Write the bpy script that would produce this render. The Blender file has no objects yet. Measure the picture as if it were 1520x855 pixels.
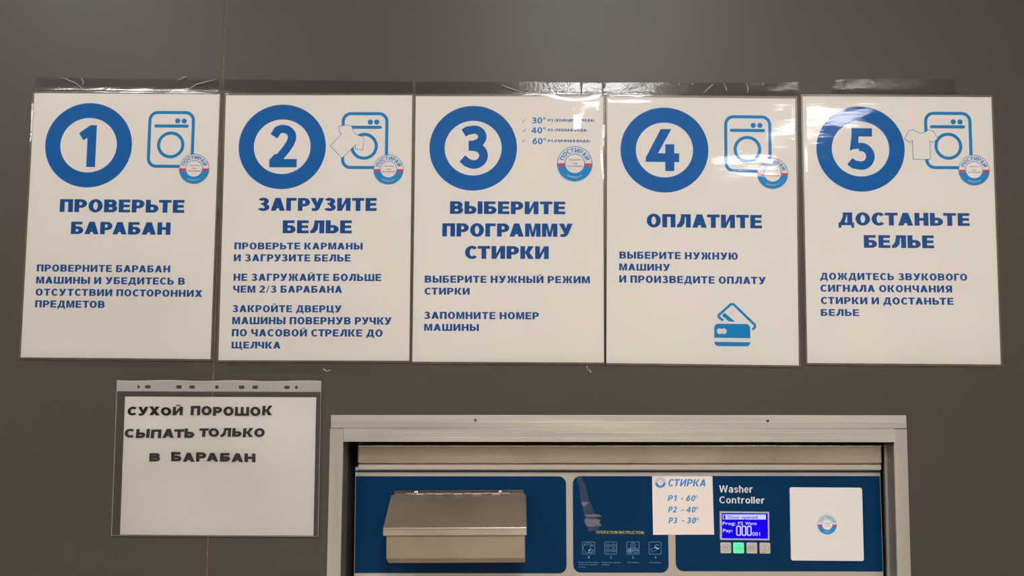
import bpy, bmesh, math, random
from mathutils import Vector, Matrix

random.seed(7)
C = bpy.context.scene.collection
sc = bpy.context.scene
PI = math.pi

# ---------------------------------------------------------------- camera, world, exposure
cam_d = bpy.data.cameras.new('camera')
cam_d.sensor_fit = 'HORIZONTAL'
cam_d.sensor_width = 36.0
cam_d.lens = 36.0 * 1133.95 / 1520.0
cam_d.clip_start = 0.01
cam = bpy.data.objects.new('camera', cam_d)
C.objects.link(cam)
cam.matrix_world = (Matrix.Translation((0, -1.19006, 1.6))
                    @ Matrix.Rotation(0.0087941, 4, 'Z')
                    @ Matrix.Rotation(PI / 2 + 0.0673127, 4, 'X')
                    @ Matrix.Rotation(0.0065794, 4, 'Z'))
sc.camera = cam
w = bpy.data.worlds.new('world')
sc.world = w
w.use_nodes = True
w.node_tree.nodes['Background'].inputs[0].default_value = (0.9, 0.85, 0.8, 1)
w.node_tree.nodes['Background'].inputs[1].default_value = 0.02
sc.view_settings.view_transform = 'Standard'
sc.view_settings.look = 'None'
sc.view_settings.gamma = 1
sc.view_settings.use_curve_mapping = False
sc.view_settings.exposure = 0.0
LAMP = 38.0        # radiance of the ceiling panels
LAMP_COL = (1.0, 0.98, 0.955)
LAMPS = [(-1.75, -1.95), (0.31, -1.95), (0.43, -3.05), (2.02, -3.85), (-4.3, -3.3), (1.95, -5.2)]  # panel by the left wall is added fill, placed clear of film reflections


# ---------------------------------------------------------------- materials
def lin(c):
    c /= 255.0
    return c / 12.92 if c <= 0.04045 else ((c + 0.055) / 1.055) ** 2.4


def rgb(r, g, b, k=1.0):
    return (min(1, lin(r) * k), min(1, lin(g) * k), min(1, lin(b) * k), 1)


def mat(name, col, rough=0.5, metal=0.0, spec=0.5, noise=None, bump=None, aniso=None):
    """noise = (scale xyz, amount) colour variation; bump = (scale xyz, strength, distance)"""
    m = bpy.data.materials.new(name)
    m.use_nodes = True
    nt = m.node_tree
    p = nt.nodes['Principled BSDF']
    p.inputs['Base Color'].default_value = col
    p.inputs['Roughness'].default_value = rough
    p.inputs['Metallic'].default_value = metal
    p.inputs['Specular IOR Level'].default_value = spec
    tc = nt.nodes.new('ShaderNodeTexCoord')

    def tex(scale, detail=4):
        mp = nt.nodes.new('ShaderNodeMapping')
        mp.inputs['Scale'].default_value = scale
        nt.links.new(tc.outputs['Object'], mp.inputs[0])
        n = nt.nodes.new('ShaderNodeTexNoise')
        n.inputs['Scale'].default_value = 1
        n.inputs['Detail'].default_value = detail
        nt.links.new(mp.outputs[0], n.inputs[0])
        return n
    if noise:
        n = tex(noise[0])
        mr = nt.nodes.new('ShaderNodeMapRange')
        mr.inputs[1].default_value = 0.25
        mr.inputs[2].default_value = 0.75
        mr.inputs[3].default_value = 1 - noise[1]
        mr.inputs[4].default_value = 1 + noise[1]
        nt.links.new(n.outputs[0], mr.inputs[0])
        mx = nt.nodes.new('ShaderNodeVectorMath')
        mx.operation = 'SCALE'
        mx.inputs[0].default_value = col[:3]
        nt.links.new(mr.outputs[0], mx.inputs['Scale'])
        nt.links.new(mx.outputs[0], p.inputs['Base Color'])
        if len(noise) > 2:
            m2 = nt.nodes.new('ShaderNodeMapRange')
            m2.inputs[1].default_value = 0.25
            m2.inputs[2].default_value = 0.75
            m2.inputs[3].default_value = rough - noise[2]
            m2.inputs[4].default_value = rough + noise[2]
            nt.links.new(n.outputs[0], m2.inputs[0])
            nt.links.new(m2.outputs[0], p.inputs['Roughness'])
    if bump:
        n = tex(bump[0])
        b = nt.nodes.new('ShaderNodeBump')
        b.inputs['Strength'].default_value = bump[1]
        b.inputs['Distance'].default_value = bump[2]
        nt.links.new(n.outputs[0], b.inputs['Height'])
        nt.links.new(b.outputs[0], p.inputs['Normal'])
    return m


def clear(name, tint, rough, ior=1.5, boost=1.0, bump=None, bump2=None, haze=0.0):
    m = bpy.data.materials.new(name)
    m.use_nodes = True
    nt = m.node_tree
    nt.nodes.clear()
    out = nt.nodes.new('ShaderNodeOutputMaterial')
    mix = nt.nodes.new('ShaderNodeMixShader')
    tr = nt.nodes.new('ShaderNodeBsdfTransparent')
    tr.inputs[0].default_value = (*tint, 1)
    gl = nt.nodes.new('ShaderNodeBsdfGlossy')
    gl.inputs['Roughness'].default_value = rough
    fr = nt.nodes.new('ShaderNodeFresnel')
    fr.inputs[0].default_value = ior
    mu = nt.nodes.new('ShaderNodeMath')
    mu.operation = 'MULTIPLY'
    mu.use_clamp = True
    mu.inputs[1].default_value = boost
    nt.links.new(fr.outputs[0], mu.inputs[0])
    nt.links.new(mu.outputs[0], mix.inputs[0])
    nt.links.new(tr.outputs[0], mix.inputs[1])
    nt.links.new(gl.outputs[0], mix.inputs[2])
    nt.links.new(mix.outputs[0], out.inputs[0])
    if haze:      # slight milkiness of soft plastic; painted sheen on the panel film
        df = nt.nodes.new('ShaderNodeBsdfDiffuse')
        df.inputs[0].default_value = (0.8, 0.77, 0.74, 1)
        m3 = nt.nodes.new('ShaderNodeMixShader')
        m3.inputs[0].default_value = haze
        nt.links.new(mix.outputs[0], m3.inputs[1])
        nt.links.new(df.outputs[0], m3.inputs[2])
        nt.links.new(m3.outputs[0], out.inputs[0])
    prev = None
    for bp in (bump, bump2):
        if not bp:
            continue
        tc = nt.nodes.new('ShaderNodeTexCoord')
        mp = nt.nodes.new('ShaderNodeMapping')
        mp.inputs['Scale'].default_value = bp[0]
        nt.links.new(tc.outputs['Object'], mp.inputs[0])
        n = nt.nodes.new('ShaderNodeTexNoise')
        n.inputs['Scale'].default_value = 1
        n.inputs['Detail'].default_value = bp[3] if len(bp) > 3 else 2
        nt.links.new(mp.outputs[0], n.inputs[0])
        b = nt.nodes.new('ShaderNodeBump')
        b.inputs['Strength'].default_value = bp[1]
        b.inputs['Distance'].default_value = bp[2]
        nt.links.new(n.outputs[0], b.inputs['Height'])
        if prev:
            nt.links.new(prev.outputs[0], b.inputs['Normal'])
        prev = b
    if prev:
        nt.links.new(prev.outputs[0], gl.inputs['Normal'])
    return m


def emit(name, col, k):
    m = bpy.data.materials.new(name)
    m.use_nodes = True
    nt = m.node_tree
    nt.nodes.clear()
    o = nt.nodes.new('ShaderNodeOutputMaterial')
    e = nt.nodes.new('ShaderNodeEmission')
    e.inputs[0].default_value = (*col[:3], 1)
    e.inputs[1].default_value = k
    nt.links.new(e.outputs[0], o.inputs[0])
    return m


M = {}
M['wall'] = mat('wall_laminate', (0.068, 0.0565, 0.0455, 1), 0.42, spec=0.3, noise=((2.2, 2.2, 1.5), 0.07, 0.05), bump=((900, 900, 900), 0.12, 0.0003))
M['backing'] = mat('wall_backing', (0.05, 0.045, 0.04, 1), 0.8, noise=((5, 5, 5), 0.1))
M['joint'] = mat('joint_sealant', (0.16, 0.12, 0.085, 1), 0.8, noise=((300, 300, 60), 0.8))
M['plaster'] = mat('plaster_warm', (0.26, 0.235, 0.21, 1), 0.8, noise=((2, 2, 2), 0.05))
M['ceiling'] = mat('ceiling_white', (0.78, 0.75, 0.71, 1), 0.8, noise=((3, 3, 3), 0.04))
M['tile'] = mat('floor_tile', (0.50, 0.44, 0.36, 1), 0.45, noise=((4, 4, 4), 0.15))
M['paper'] = mat('poster_paper', (0.80, 0.757, 0.705, 1), 0.7, spec=0.2, noise=((6, 6, 6), 0.015))
M['ring'] = mat('print_ring_blue', rgb(0, 92, 162, 1.15), 0.6, spec=0.2, noise=((40, 40, 40), 0.04))
M['head'] = mat('print_heading_blue', rgb(6, 78, 142, 1.1), 0.6, spec=0.2, noise=((60, 60, 60), 0.08))
M['body'] = mat('print_text_blue', rgb(10, 80, 144, 1.1), 0.6, spec=0.2, noise=((60, 60, 60), 0.08))
M['icon'] = mat('print_icon_blue', rgb(0, 128, 190, 1.1), 0.6, spec=0.2, noise=((40, 40, 40), 0.03))
M['logo'] = mat('print_logo_blue', rgb(28, 128, 188, 1.25), 0.6, spec=0.2)
M['red'] = mat('print_red', rgb(186, 62, 92, 1.25), 0.6, spec=0.2)
M['tiny'] = mat('print_tiny_grey', rgb(110, 108, 120, 1.25), 0.6, spec=0.2)
M['purple'] = mat('print_violet_blue', rgb(72, 92, 160, 1.25), 0.6, spec=0.2)
M['ink'] = mat('marker_black', (0.012, 0.011, 0.012, 1), 0.6, spec=0.2)
M['note'] = mat('note_paper', (0.86, 0.82, 0.775, 1), 0.75, spec=0.2, noise=((8, 8, 20), 0.025), bump=((6, 6, 14), 0.25, 0.004))
M['film'] = clear('laminate_film', (0.985, 0.98, 0.975), 0.05, 1.5, 0.6, ((5, 5, 16), 0.16, 0.006, 1), ((22, 22, 120), 0.12, 0.0009, 2))
M['filmedge'] = mat('laminate_edge', (0.42, 0.38, 0.34, 1), 0.18, spec=0.8)
M['border'] = mat('laminate_border', (0.16, 0.13, 0.10, 1), 0.25, spec=0.6, noise=((30, 30, 30), 0.25))
M['tape'] = clear('clear_tape', (0.76, 0.745, 0.73), 0.10, 1.5, 1.1, ((250, 250, 250), 0.25, 0.0006, 3))
M['crease'] = mat('tape_crease', (0.42, 0.38, 0.34, 1), 0.25, spec=0.8)
M['pocket'] = clear('pocket_film', (0.985, 0.982, 0.98), 0.22, 1.45, 0.9, ((10, 10, 22), 0.25, 0.006, 2), haze=0.03)
M['haze'] = clear('wrinkled_clear_film', (0.97, 0.97, 0.97), 0.2, 1.5, 1.5, ((30, 30, 90), 0.5, 0.004, 3), haze=0.022)
M['filmglint'] = clear('film_painted_glint', (0.97, 0.97, 0.97), 0.2, 1.5, 1.5, ((60, 60, 120), 0.5, 0.004, 3), haze=0.13)  # pale diffuse colour stands in for light glinting off the wrinkled film
M['strip'] = None
M['alu'] = mat('brushed_aluminium', (0.66, 0.62, 0.565, 1), 0.40, 0.75, noise=((3, 3, 60), 0.09, 0.06), bump=((4, 4, 500), 0.06, 0.0004))
M['aluv'] = mat('brushed_aluminium_upright', (0.62, 0.575, 0.52, 1), 0.42, 0.75, noise=((60, 60, 3), 0.07, 0.05), bump=((500, 500, 4), 0.06, 0.0004))
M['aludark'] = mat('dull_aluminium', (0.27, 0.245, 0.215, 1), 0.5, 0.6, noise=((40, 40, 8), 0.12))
M['steel'] = mat('stainless_steel', (0.45, 0.38, 0.30, 1), 0.46, 0.88, noise=((9, 9, 14), 0.13, 0.06), bump=((8, 8, 700), 0.05, 0.0003))
M['platedark'] = mat('dark_steel', (0.16, 0.14, 0.12, 1), 0.35, 0.8, noise=((30, 30, 30), 0.2))  # darker steel for the soap box back plate
M['steeledge'] = mat('stainless_folded_edge', (0.72, 0.65, 0.57, 1), 0.25, 0.95)
M['fascia'] = mat('fascia_grey', rgb(176, 168, 156, 1.1), 0.35, 0.2, noise=((30, 30, 30), 0.02))
M['navy'] = mat('print_navy', rgb(1, 45, 80, 1.15), 0.3, spec=0.12, noise=((10, 10, 10), 0.06), bump=((12, 12, 12), 0.08, 0.002))
M['navyline'] = mat('print_navy_line', rgb(10, 50, 98, 1.1), 0.3)
M['wtxt'] = mat('print_white', rgb(196, 200, 204, 1.2), 0.5)
M['lblue'] = mat('print_pale_blue', rgb(110, 140, 172, 1.2), 0.5)
M['yellow'] = mat('print_yellow', rgb(205, 180, 30, 1.2), 0.5)
M['plate'] = mat('white_plate', (0.76, 0.725, 0.69, 1), 0.3, spec=0.5, noise=((8, 8, 8), 0.01))
M['sticker'] = mat('sticker_paper', (0.80, 0.72, 0.67, 1), 0.6, spec=0.3, noise=((8, 8, 8), 0.012))
M['stxt'] = mat('sticker_blue', rgb(50, 125, 182, 1.25), 0.6, spec=0.2)
M['bezel'] = mat('display_bezel', rgb(165, 165, 172, 1.2), 0.35)
M['btn'] = mat('button_cap', rgb(182, 178, 172, 1.15), 0.4)
M['btntxt'] = mat('button_print', (0.08, 0.07, 0.06, 1), 0.5)
M['lcd'] = emit('lcd_blue', (0.012, 0.0, 0.92), 1.0)
M['lcdw'] = emit('lcd_white', (0.62, 0.66, 0.95), 1.0)
M['green'] = emit('button_green', (0.15, 0.93, 0.44), 1.0)
M['screw'] = mat('screw_steel', (0.55, 0.5, 0.45, 1), 0.3, 1.0, noise=((400, 400, 400), 0.1))
M['black'] = mat('dark_socket', (0.02, 0.018, 0.015, 1), 0.5)
M['body_grey'] = mat('machine_enamel', (0.35, 0.33, 0.31, 1), 0.4, noise=((3, 3, 3), 0.03))
M['glass'] = clear('door_glass', (0.5, 0.5, 0.5), 0.02, 1.5, 1.5)
M['rubber'] = mat('rubber_grey', (0.05, 0.05, 0.05, 1), 0.6)
M['lamp'] = emit('lamp_diffuser', LAMP_COL, LAMP)
M['lampframe'] = mat('lamp_frame_white', (0.7, 0.7, 0.7, 1), 0.4)


def translucent(name, col, t):
    m = bpy.data.materials.new(name)
    m.use_nodes = True
    nt = m.node_tree
    p = nt.nodes['Principled BSDF']
    p.inputs['Base Color'].default_value = col
    p.inputs['Roughness'].default_value = 0.4
    tr = nt.nodes.new('ShaderNodeBsdfTransparent')
    mx = nt.nodes.new('ShaderNodeMixShader')
    # fine vertical ribs pressed into the punched strip
    tc = nt.nodes.new('ShaderNodeTexCoord')
    wv = nt.nodes.new('ShaderNodeTexWave')
    wv.bands_direction = 'X'
    wv.inputs['Scale'].default_value = 60
    nt.links.new(tc.outputs['Object'], wv.inputs[0])
    mr = nt.nodes.new('ShaderNodeMapRange')
    mr.inputs[3].default_value = t - 0.02
    mr.inputs[4].default_value = t + 0.02
    nt.links.new(wv.outputs[1], mr.inputs[0])
    nt.links.new(mr.outputs[0], mx.inputs[0])
    nt.links.new(tr.outputs[0], mx.inputs[1])
    nt.links.new(p.outputs[0], mx.inputs[2])
    nt.links.new(mx.outputs[0], nt.nodes['Material Output'].inputs[0])
    return m


M['strip'] = translucent('punched_strip', (0.66, 0.64, 0.61, 1), 0.5)


# ---------------------------------------------------------------- mesh helpers (millimetres in, metres out)
class MB:
    def __init__(s):
        s.v = []
        s.f = []
        s.m = []
        s.mats = []

    def mi(s, m):
        if m not in s.mats:
            s.mats.append(m)
        return s.mats.index(m)

    def face(s, pts, m):
        n = len(s.v)
        s.v += [tuple(p) for p in pts]
        s.f.append(list(range(n, n + len(pts))))
        s.m.append(s.mi(m))

    def mesh(s, vs, fs, m):
        n = len(s.v)
        s.v += [tuple(p) for p in vs]
        for f in fs:
            s.f.append([i + n for i in f])
            s.m.append(s.mi(m))

    def box(s, x0, x1, y0, y1, z0, z1, m):
        vs = [(x, y, z) for x in (x0, x1) for y in (y0, y1) for z in (z0, z1)]
        s.mesh(vs, [(0, 1, 3, 2), (4, 6, 7, 5), (0, 4, 5, 1), (2, 3, 7, 6), (0, 2, 6, 4), (1, 5, 7, 3)], m)

    def prism(s, pts, y0, y1, m):
        """outline pts in (x, z), from y0 (front) to y1 (back)"""
        n = len(pts)
        vs = [(x, y0, z) for x, z in pts] + [(x, y1, z) for x, z in pts]
        fs = [list(range(n)), list(range(2 * n - 1, n - 1, -1))]
        fs += [(i, i + n, (i + 1) % n + n, (i + 1) % n) for i in range(n)]
        s.mesh(vs, fs, m)

    def prismx(s, pts, x0, x1, m):
        """profile pts in (y, z) swept from x0 to x1"""
        n = len(pts)
        vs = [(x0, y, z) for y, z in pts] + [(x1, y, z) for y, z in pts]
        fs = [list(range(n)), list(range(2 * n - 1, n - 1, -1))]
        fs += [(i, i + n, (i + 1) % n + n, (i + 1) % n) for i in range(n)]
        s.mesh(vs, fs, m)

    def lathe_y(s, cx, cz, prof, m, n=24, sx=1.0):
        """prof = [(radius, y)...] turned about the y axis"""
        vs = []
        for r, y in prof:
            for i in range(n):
                a = 2 * PI * i / n
                vs.append((cx + r * math.cos(a) * sx, y, cz + r * math.sin(a)))
        fs = []
        for k in range(len(prof) - 1):
            for i in range(n):
                fs.append((k * n + i, k * n + (i + 1) % n, (k + 1) * n + (i + 1) % n, (k + 1) * n + i))
        fs.append(list(range(n)))
        fs.append(list(range((len(prof) - 1) * n, len(prof) * n)))
        s.mesh(vs, fs, m)

    def lathe_x(s, x0, x1, cy, cz, r, m, n=12):
        vs = [(x, cy + r * math.cos(2 * PI * i / n), cz + r * math.sin(2 * PI * i / n)) for x in (x0, x1) for i in range(n)]
        fs = [(i, (i + 1) % n, (i + 1) % n + n, i + n) for i in range(n)] + [list(range(n)), list(range(n, 2 * n))]
        s.mesh(vs, fs, m)

    def build(s, name, parent=None, loc=(0, 0, 0), ry=0.0, bevel=0.0, smooth=False, fix=None, recalc=False):
        me = bpy.data.meshes.new(name)
        vs = s.v if fix is None else [fix(p) for p in s.v]
        me.from_pydata([(x * .001, y * .001, z * .001) for x, y, z in vs], [], s.f)
        for m in s.mats:
            me.materials.append(m)
        for p, i in zip(me.polygons, s.m):
            p.material_index = i
            p.use_smooth = smooth
        me.update()
        if recalc or bevel:
            bm = bmesh.new()
            bm.from_mesh(me)
            bmesh.ops.recalc_face_normals(bm, faces=bm.faces)
            bm.to_mesh(me)
            bm.free()
        o = bpy.data.objects.new(name, me)
        C.objects.link(o)
        o.location = [c * .001 for c in loc]
        o.rotation_euler = (0, ry, 0)
        if parent:
            o.parent = parent
        if bevel:
            b = o.modifiers.new('bevel', 'BEVEL')
            b.width = bevel * .001
            b.segments = 3
            b.limit_method = 'ANGLE'
            b.harden_normals = False
        return o


def empty(name, loc, ry=0.0):
    o = bpy.data.objects.new(name, None)
    C.objects.link(o)
    o.location = [c * .001 for c in loc]
    o.rotation_euler = (0, ry, 0)
    o.empty_display_size = 0.05
    return o


def tag(o, label, cat, group=None):
    o['label'] = label
    o['category'] = cat
    if group:
        o['group'] = group
    return o


def struct(o):
    o['kind'] = 'structure'
    return o


# ---------------------------------------------------------------- flat print: polygons on a sheet, (u, v) in mm
class Print:
    """flat printed matter lying on a sheet whose front is at depth -base"""
    def __init__(s, base):
        s.mb = MB()
        s.base = base
        s.k = 0

    def poly(s, pts, m, lift=0.0):
        s.k += 1
        d = s.base + 0.02 * (s.k % 5) + lift
        s.mb.face([(u, -d, v) for u, v in pts], m)

    def ring(s, cx, cy, rx, ry, ix, iy, m, a0=0.0, a1=360.0, lift=0.0, n=72):
        s.k += 1
        d = s.base + 0.02 * (s.k % 5) + lift
        n = max(6, int(n * abs(a1 - a0) / 360))
        vs = []
        for i in range(n + 1):
            a = math.radians(a0 + (a1 - a0) * i / n)
            c, t = math.cos(a), math.sin(a)
            vs += [(cx + rx * c, -d, cy + ry * t), (cx + ix * c, -d, cy + iy * t)]
        s.mb.mesh(vs, [(2 * i, 2 * i + 2, 2 * i + 3, 2 * i + 1) for i in range(n)], m)

    def disc(s, cx, cy, rx, ry, m, a0=0.0, a1=360.0, lift=0.0):
        n = 48
        s.poly([(cx + rx * math.cos(math.radians(a0 + (a1 - a0) * i / n)),
                 cy + ry * math.sin(math.radians(a0 + (a1 - a0) * i / n))) for i in range(n + (a1 - a0 < 360))], m, lift)

    def stroke(s, pts, wd, m, lift=0.0, closed=False):
        s.k += 1
        d = s.base + 0.02 * (s.k % 5) + lift
        L, R = offset_line(pts, wd / 2, closed)
        n = len(pts)
        vs = [(x, -d, z) for x, z in L] + [(x, -d, z) for x, z in R]
        seg = n if closed else n - 1
        s.mb.mesh(vs, [(i, (i + 1) % n, (i + 1) % n + n, i + n) for i in range(seg)], m)

    def text(s, t, x0, x1, y, cap, m, v=0.27, h=0.2, shear=0.0, gap=0.085, jit=0.0, mapf=None, lift=0.0):
        polys, wd = layout(t, v, h, gap, jit)
        sx = (x1 - x0) / wd
        for p in polys:
            q = [(x0 + (a + shear * b * cap / sx) * sx, y + b * cap) for a, b in p]
            if mapf:
                q = [mapf(*c) for c in q]
            s.poly(q, m, lift)

    def latin(s, t, x0, x1, y, cap, m, off=0.0, mapf=None, lift=0.0):
        vs, fs = latin_mesh(t, off)
        w0 = min(p[0] for p in vs)
        w1 = max(p[0] for p in vs)
        s.k += 1
        d = s.base + 0.02 * (s.k % 5) + lift
        out = []
        for a, b in vs:
            u, v_ = x0 + (a - w0) / (w1 - w0) * (x1 - x0), y + b / LCAP * cap
            if mapf:
                u, v_ = mapf(u, v_)
            out.append((u, -d, v_))
        s.mb.mesh(out, fs, m)

    def build(s, name, parent):
        return s.mb.build(name, parent)


LCAP = 0.7


def latin_mesh(t, off):
    c = bpy.data.curves.new('tmp', 'FONT')
    c.body = t
    c.size = 1
    c.offset = off
    c.resolution_u = 3
    o = bpy.data.objects.new('tmp', c)
    C.objects.link(o)
    bpy.context.view_layer.update()
    dg = bpy.context.evaluated_depsgraph_get()
    me = o.evaluated_get(dg).to_mesh()
    vs = [(v.co.x, v.co.y) for v in me.vertices]
    fs = [list(p.vertices) for p in me.polygons]
    o.evaluated_get(dg).to_mesh_clear()
    bpy.data.objects.remove(o)
    bpy.data.curves.remove(c)
    return vs, fs


def offset_line(pts, r, closed=False):
    n = len(pts)
    L, R = [], []
    for i in range(n):
        p = Vector(pts[i])
        a = Vector(pts[i - 1]) if (i > 0 or closed) else None
        b = Vector(pts[(i + 1) % n]) if (i < n - 1 or closed) else None
        d1 = (p - a).normalized() if a is not None else None
        d2 = (b - p).normalized() if b is not None else None
        if d1 is None:
            d1 = d2
        if d2 is None:
            d2 = d1
        n1 = Vector((-d1.y, d1.x))
        n2 = Vector((-d2.y, d2.x))
        nn = (n1 + n2).normalized()
        k = r / max(0.35, nn.dot(n1))
        L.append(tuple(p + nn * k))
        R.append(tuple(p - nn * k))
    return L, R


# ---------------------------------------------------------------- own block alphabet (cap height 1)
def seg_ring(cx, cy, rx, ry, ix, iy, a0, a1, n=None):
    n = n or max(4, int(abs(a1 - a0) / 11))
    out = []
    pt = lambda a, x, y: (cx + x * math.cos(math.radians(a)), cy + y * math.sin(math.radians(a)))
    for i in range(n):
        a = a0 + (a1 - a0) * i / n
        b = a0 + (a1 - a0) * (i + 1) / n
        out.append([pt(a, rx, ry), pt(b, rx, ry), pt(b, ix, iy), pt(a, ix, iy)])
    return out


def bx(x0, y0, x1, y1):
    return [(x0, y0), (x1, y0), (x1, y1), (x0, y1)]


def bowl(x0, x1, y0, y1, v, h):
    ry = (y1 - y0) / 2
    rx = min(ry * 1.05, x1 - x0)
    xc = x1 - rx
    out = seg_ring(xc, (y0 + y1) / 2, rx, ry, rx - v, ry - h, -90, 90)
    if xc > x0:
        out += [bx(x0, y0, xc, y0 + h), bx(x0, y1 - h, xc, y1)]
    return out


def band(pts, wd):
    L, R = offset_line(pts, wd / 2)
    return [[L[i], L[i + 1], R[i + 1], R[i]] for i in range(len(pts) - 1)]


def glyph(c, v, h):
    b = 1.0
    k = 0.02
    if c == 'П':
        return [bx(0, 0, v, 1), bx(v, 1 - h, .8 - v, 1), bx(.8 - v, 0, .8, 1)], .8
    if c == 'Г':
        return [bx(0, 0, v, 1), bx(v, 1 - h, .64, 1)], .64
    if c == 'Т':
        return [bx(0, 1 - h, .76, 1), bx(.38 - v / 2, 0, .38 + v / 2, 1 - h)], .76
    if c in 'ЕЁ':
        o = [bx(0, 0, v, 1), bx(v, 0, .7, h), bx(v, .5 - h * .45, .66, .5 + h * .5), bx(v, 1 - h, .69, 1)]
        if c == 'Ё':
            o += [bx(.15, 1.08, .3, 1.22), bx(.42, 1.08, .57, 1.22)]
        return o, .7
    if c == 'Н':
        return [bx(0, 0, v, 1), bx(.82 - v, 0, .82, 1), bx(v, .5 - h * .5, .82 - v, .5 + h * .5)], .82
    if c == 'Р':
        return [bx(0, 0, v, 1)] + bowl(v, .76, .33, 1, v, h), .76
    if c == 'Ь':
        return [bx(0, 0, v, 1)] + bowl(v, .77, 0, .64, v, h), .77
    if c == 'Ы':
        return [bx(0, 0, v, 1)] + bowl(v, .73, 0, .64, v, h) + [bx(.80, 0, .80 + v, 1)], .80 + v
    if c == 'Б':
        return [bx(0, 0, v, 1), bx(v, 1 - h, .7, 1)] + bowl(v, .77, 0, .62, v, h), .77
    if c == 'В':
        return [bx(0, 0, v, 1)] + bowl(v, .80, 0, .5 + h * .45, v, h) + bowl(v, .76, .5 - h * .45 + .02, 1, v * .96, h), .80
    if c == 'О':
        return seg_ring(.43, .5, .43, .52, .43 - v, .52 - h, 0, 360, 28), .86
    if c == 'С':
        return seg_ring(.43, .5, .43, .52, .43 - v, .52 - h, 42, 318, 22), .765
    if c == 'Э':
        return seg_ring(.38, .5, .43, .52, .43 - v, .52 - h, -140, 140, 22) + [bx(.25, .42, .6, .58)], .82
    if c == 'Ю':
        return [bx(0, 0, v, 1), bx(v, .5 - h / 2, .40, .5 + h / 2)] + seg_ring(.72, .5, .38, .52, .38 - v * .95, .52 - h, 0, 360, 26), 1.10
    if c in 'ИЙ':
        w_ = .84
        o = [bx(0, 0, v, 1), bx(w_ - v, 0, w_, 1), [(v, 0), (v, .0 + .38 * v / .27), (w_ - v, 1), (w_ - v, 1 - .38 * v / .27)]]
        o[2] = [(v, 0.0), (w_ - v, 1 - .40), (w_ - v, 1), (v, .40)]
        if c == 'Й':
            o += seg_ring(.42, 1.24, .2, .17, .10, .07, 180, 360, 8)
        return o, w_
    if c in 'ШЩ':
        w_ = 1.18
        m_ = w_ / 2
        vv = v * .95
        o = [bx(0, 0, vv, 1), bx(m_ - vv / 2, h, m_ + vv / 2, 1), bx(w_ - vv, 0, w_, 1), bx(vv, 0, w_ - vv, h)]
        if c == 'Щ':
            o += [bx(w_, 0, w_ + .1, h), bx(w_ - .06, -.2, w_ + .1, 0)]
            return o, w_ + .1
        return o, w_
    if c == 'Ц':
        return [bx(0, 0, v, 1), bx(v, 0, .8 - v, h), bx(.8 - v, 0, .8, 1), bx(.8, 0, .9, h), bx(.74, -.2, .9, 0)], .9
    if c == 'Ч':
        w_ = .78
        return [bx(w_ - v, 0, w_, 1), bx(0, .62, v, 1)] + seg_ring(.36, .64, .36, .34, .36 - v, .34 - h, 180, 270) + [bx(.36, .30, w_ - v, .30 + h)], w_
    if c == 'М':
        w_ = .96
        return [bx(0, 0, v * .92, 1), bx(w_ - v * .92, 0, w_, 1),
                [(v * .92, 1), (v * .92, .62), (w_ / 2 - .09, 0), (w_ / 2, 0), (w_ / 2, .34), (v * 1.2, 1)],
                [(w_ - v * .92, 1), (w_ - v * .92, .62), (w_ / 2 + .09, 0), (w_ / 2, 0), (w_ / 2, .34), (w_ - v * 1.2, 1)]], w_
    if c == 'А':
        w_ = .88
        d = v * 1.08
        t = v * .56
        s_ = w_ / 2 - t
        ya = (w_ / 2 - d) / s_
        lx = lambda y: d + s_ * y
        return [[(0, 0), (d, 0), (w_ / 2, ya), (w_ / 2, 1), (w_ / 2 - t, 1)],
                [(w_, 0), (w_ - d, 0), (w_ / 2, ya), (w_ / 2, 1), (w_ / 2 + t, 1)],
                [(lx(.19), .19), (w_ - lx(.19), .19), (w_ - lx(.19 + h * .9), .19 + h * .9), (lx(.19 + h * .9), .19 + h * .9)]], w_
    if c == 'Л':
        w_ = .84
        return [bx(w_ - v, 0, w_, 1), bx(.24, 1 - h, w_ - v, 1),
                [(.24, 1 - h), (.24 + v * .85, 1 - h), (.22 + v * .8, .3), (.13 + v * .5, .04), (0, -.01), (0, h), (.09, .28), (.19, .5)]], w_
    if c == 'Д':
        w_ = .92
        return [bx(0, 0, w_, h), bx(0, -.2, .17, 0), bx(w_ - .17, -.2, w_, 0), bx(w_ - .1 - v, h, w_ - .1, 1), bx(.26, 1 - h, w_ - .1 - v, 1),
                [(.08, h), (.08 + v, h), (.27 + v * .75, 1 - h), (.26, 1 - h), (.24, .6)]], w_
    if c == 'У':
        w_ = .86
        d = v * 1.1
        return [[(0, 1), (d, 1), (w_ / 2 + .06, .42), (w_ / 2 - .09, .27)],
                [(w_ - d, 1), (w_, 1), (.47 + .09, .14), (.40, 0), (.27, -.02), (.1, 0), (.1, h * .95), (.25, h * .98), (.31, .24)]], w_
    if c == 'Х':
        w_ = .88
        d = v * 1.2
        return [[(0, 0), (d, 0), (w_, 1), (w_ - d, 1)], [(w_, 0), (w_ - d, 0), (0, 1), (d, 1)]], w_
    if c == 'К':
        w_ = .82
        return [bx(0, 0, v, 1), bx(v, .5 - h * .42, .4, .5 + h * .42),
                [(.30, .5), (.30 + v * .9, .5), (w_ - .0, 1), (w_ - v * 1.15, 1)],
                [(.30, .5), (.30 + v * .9, .5), (w_ + .02, 0), (w_ - v * 1.15, 0)]], w_
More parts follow.
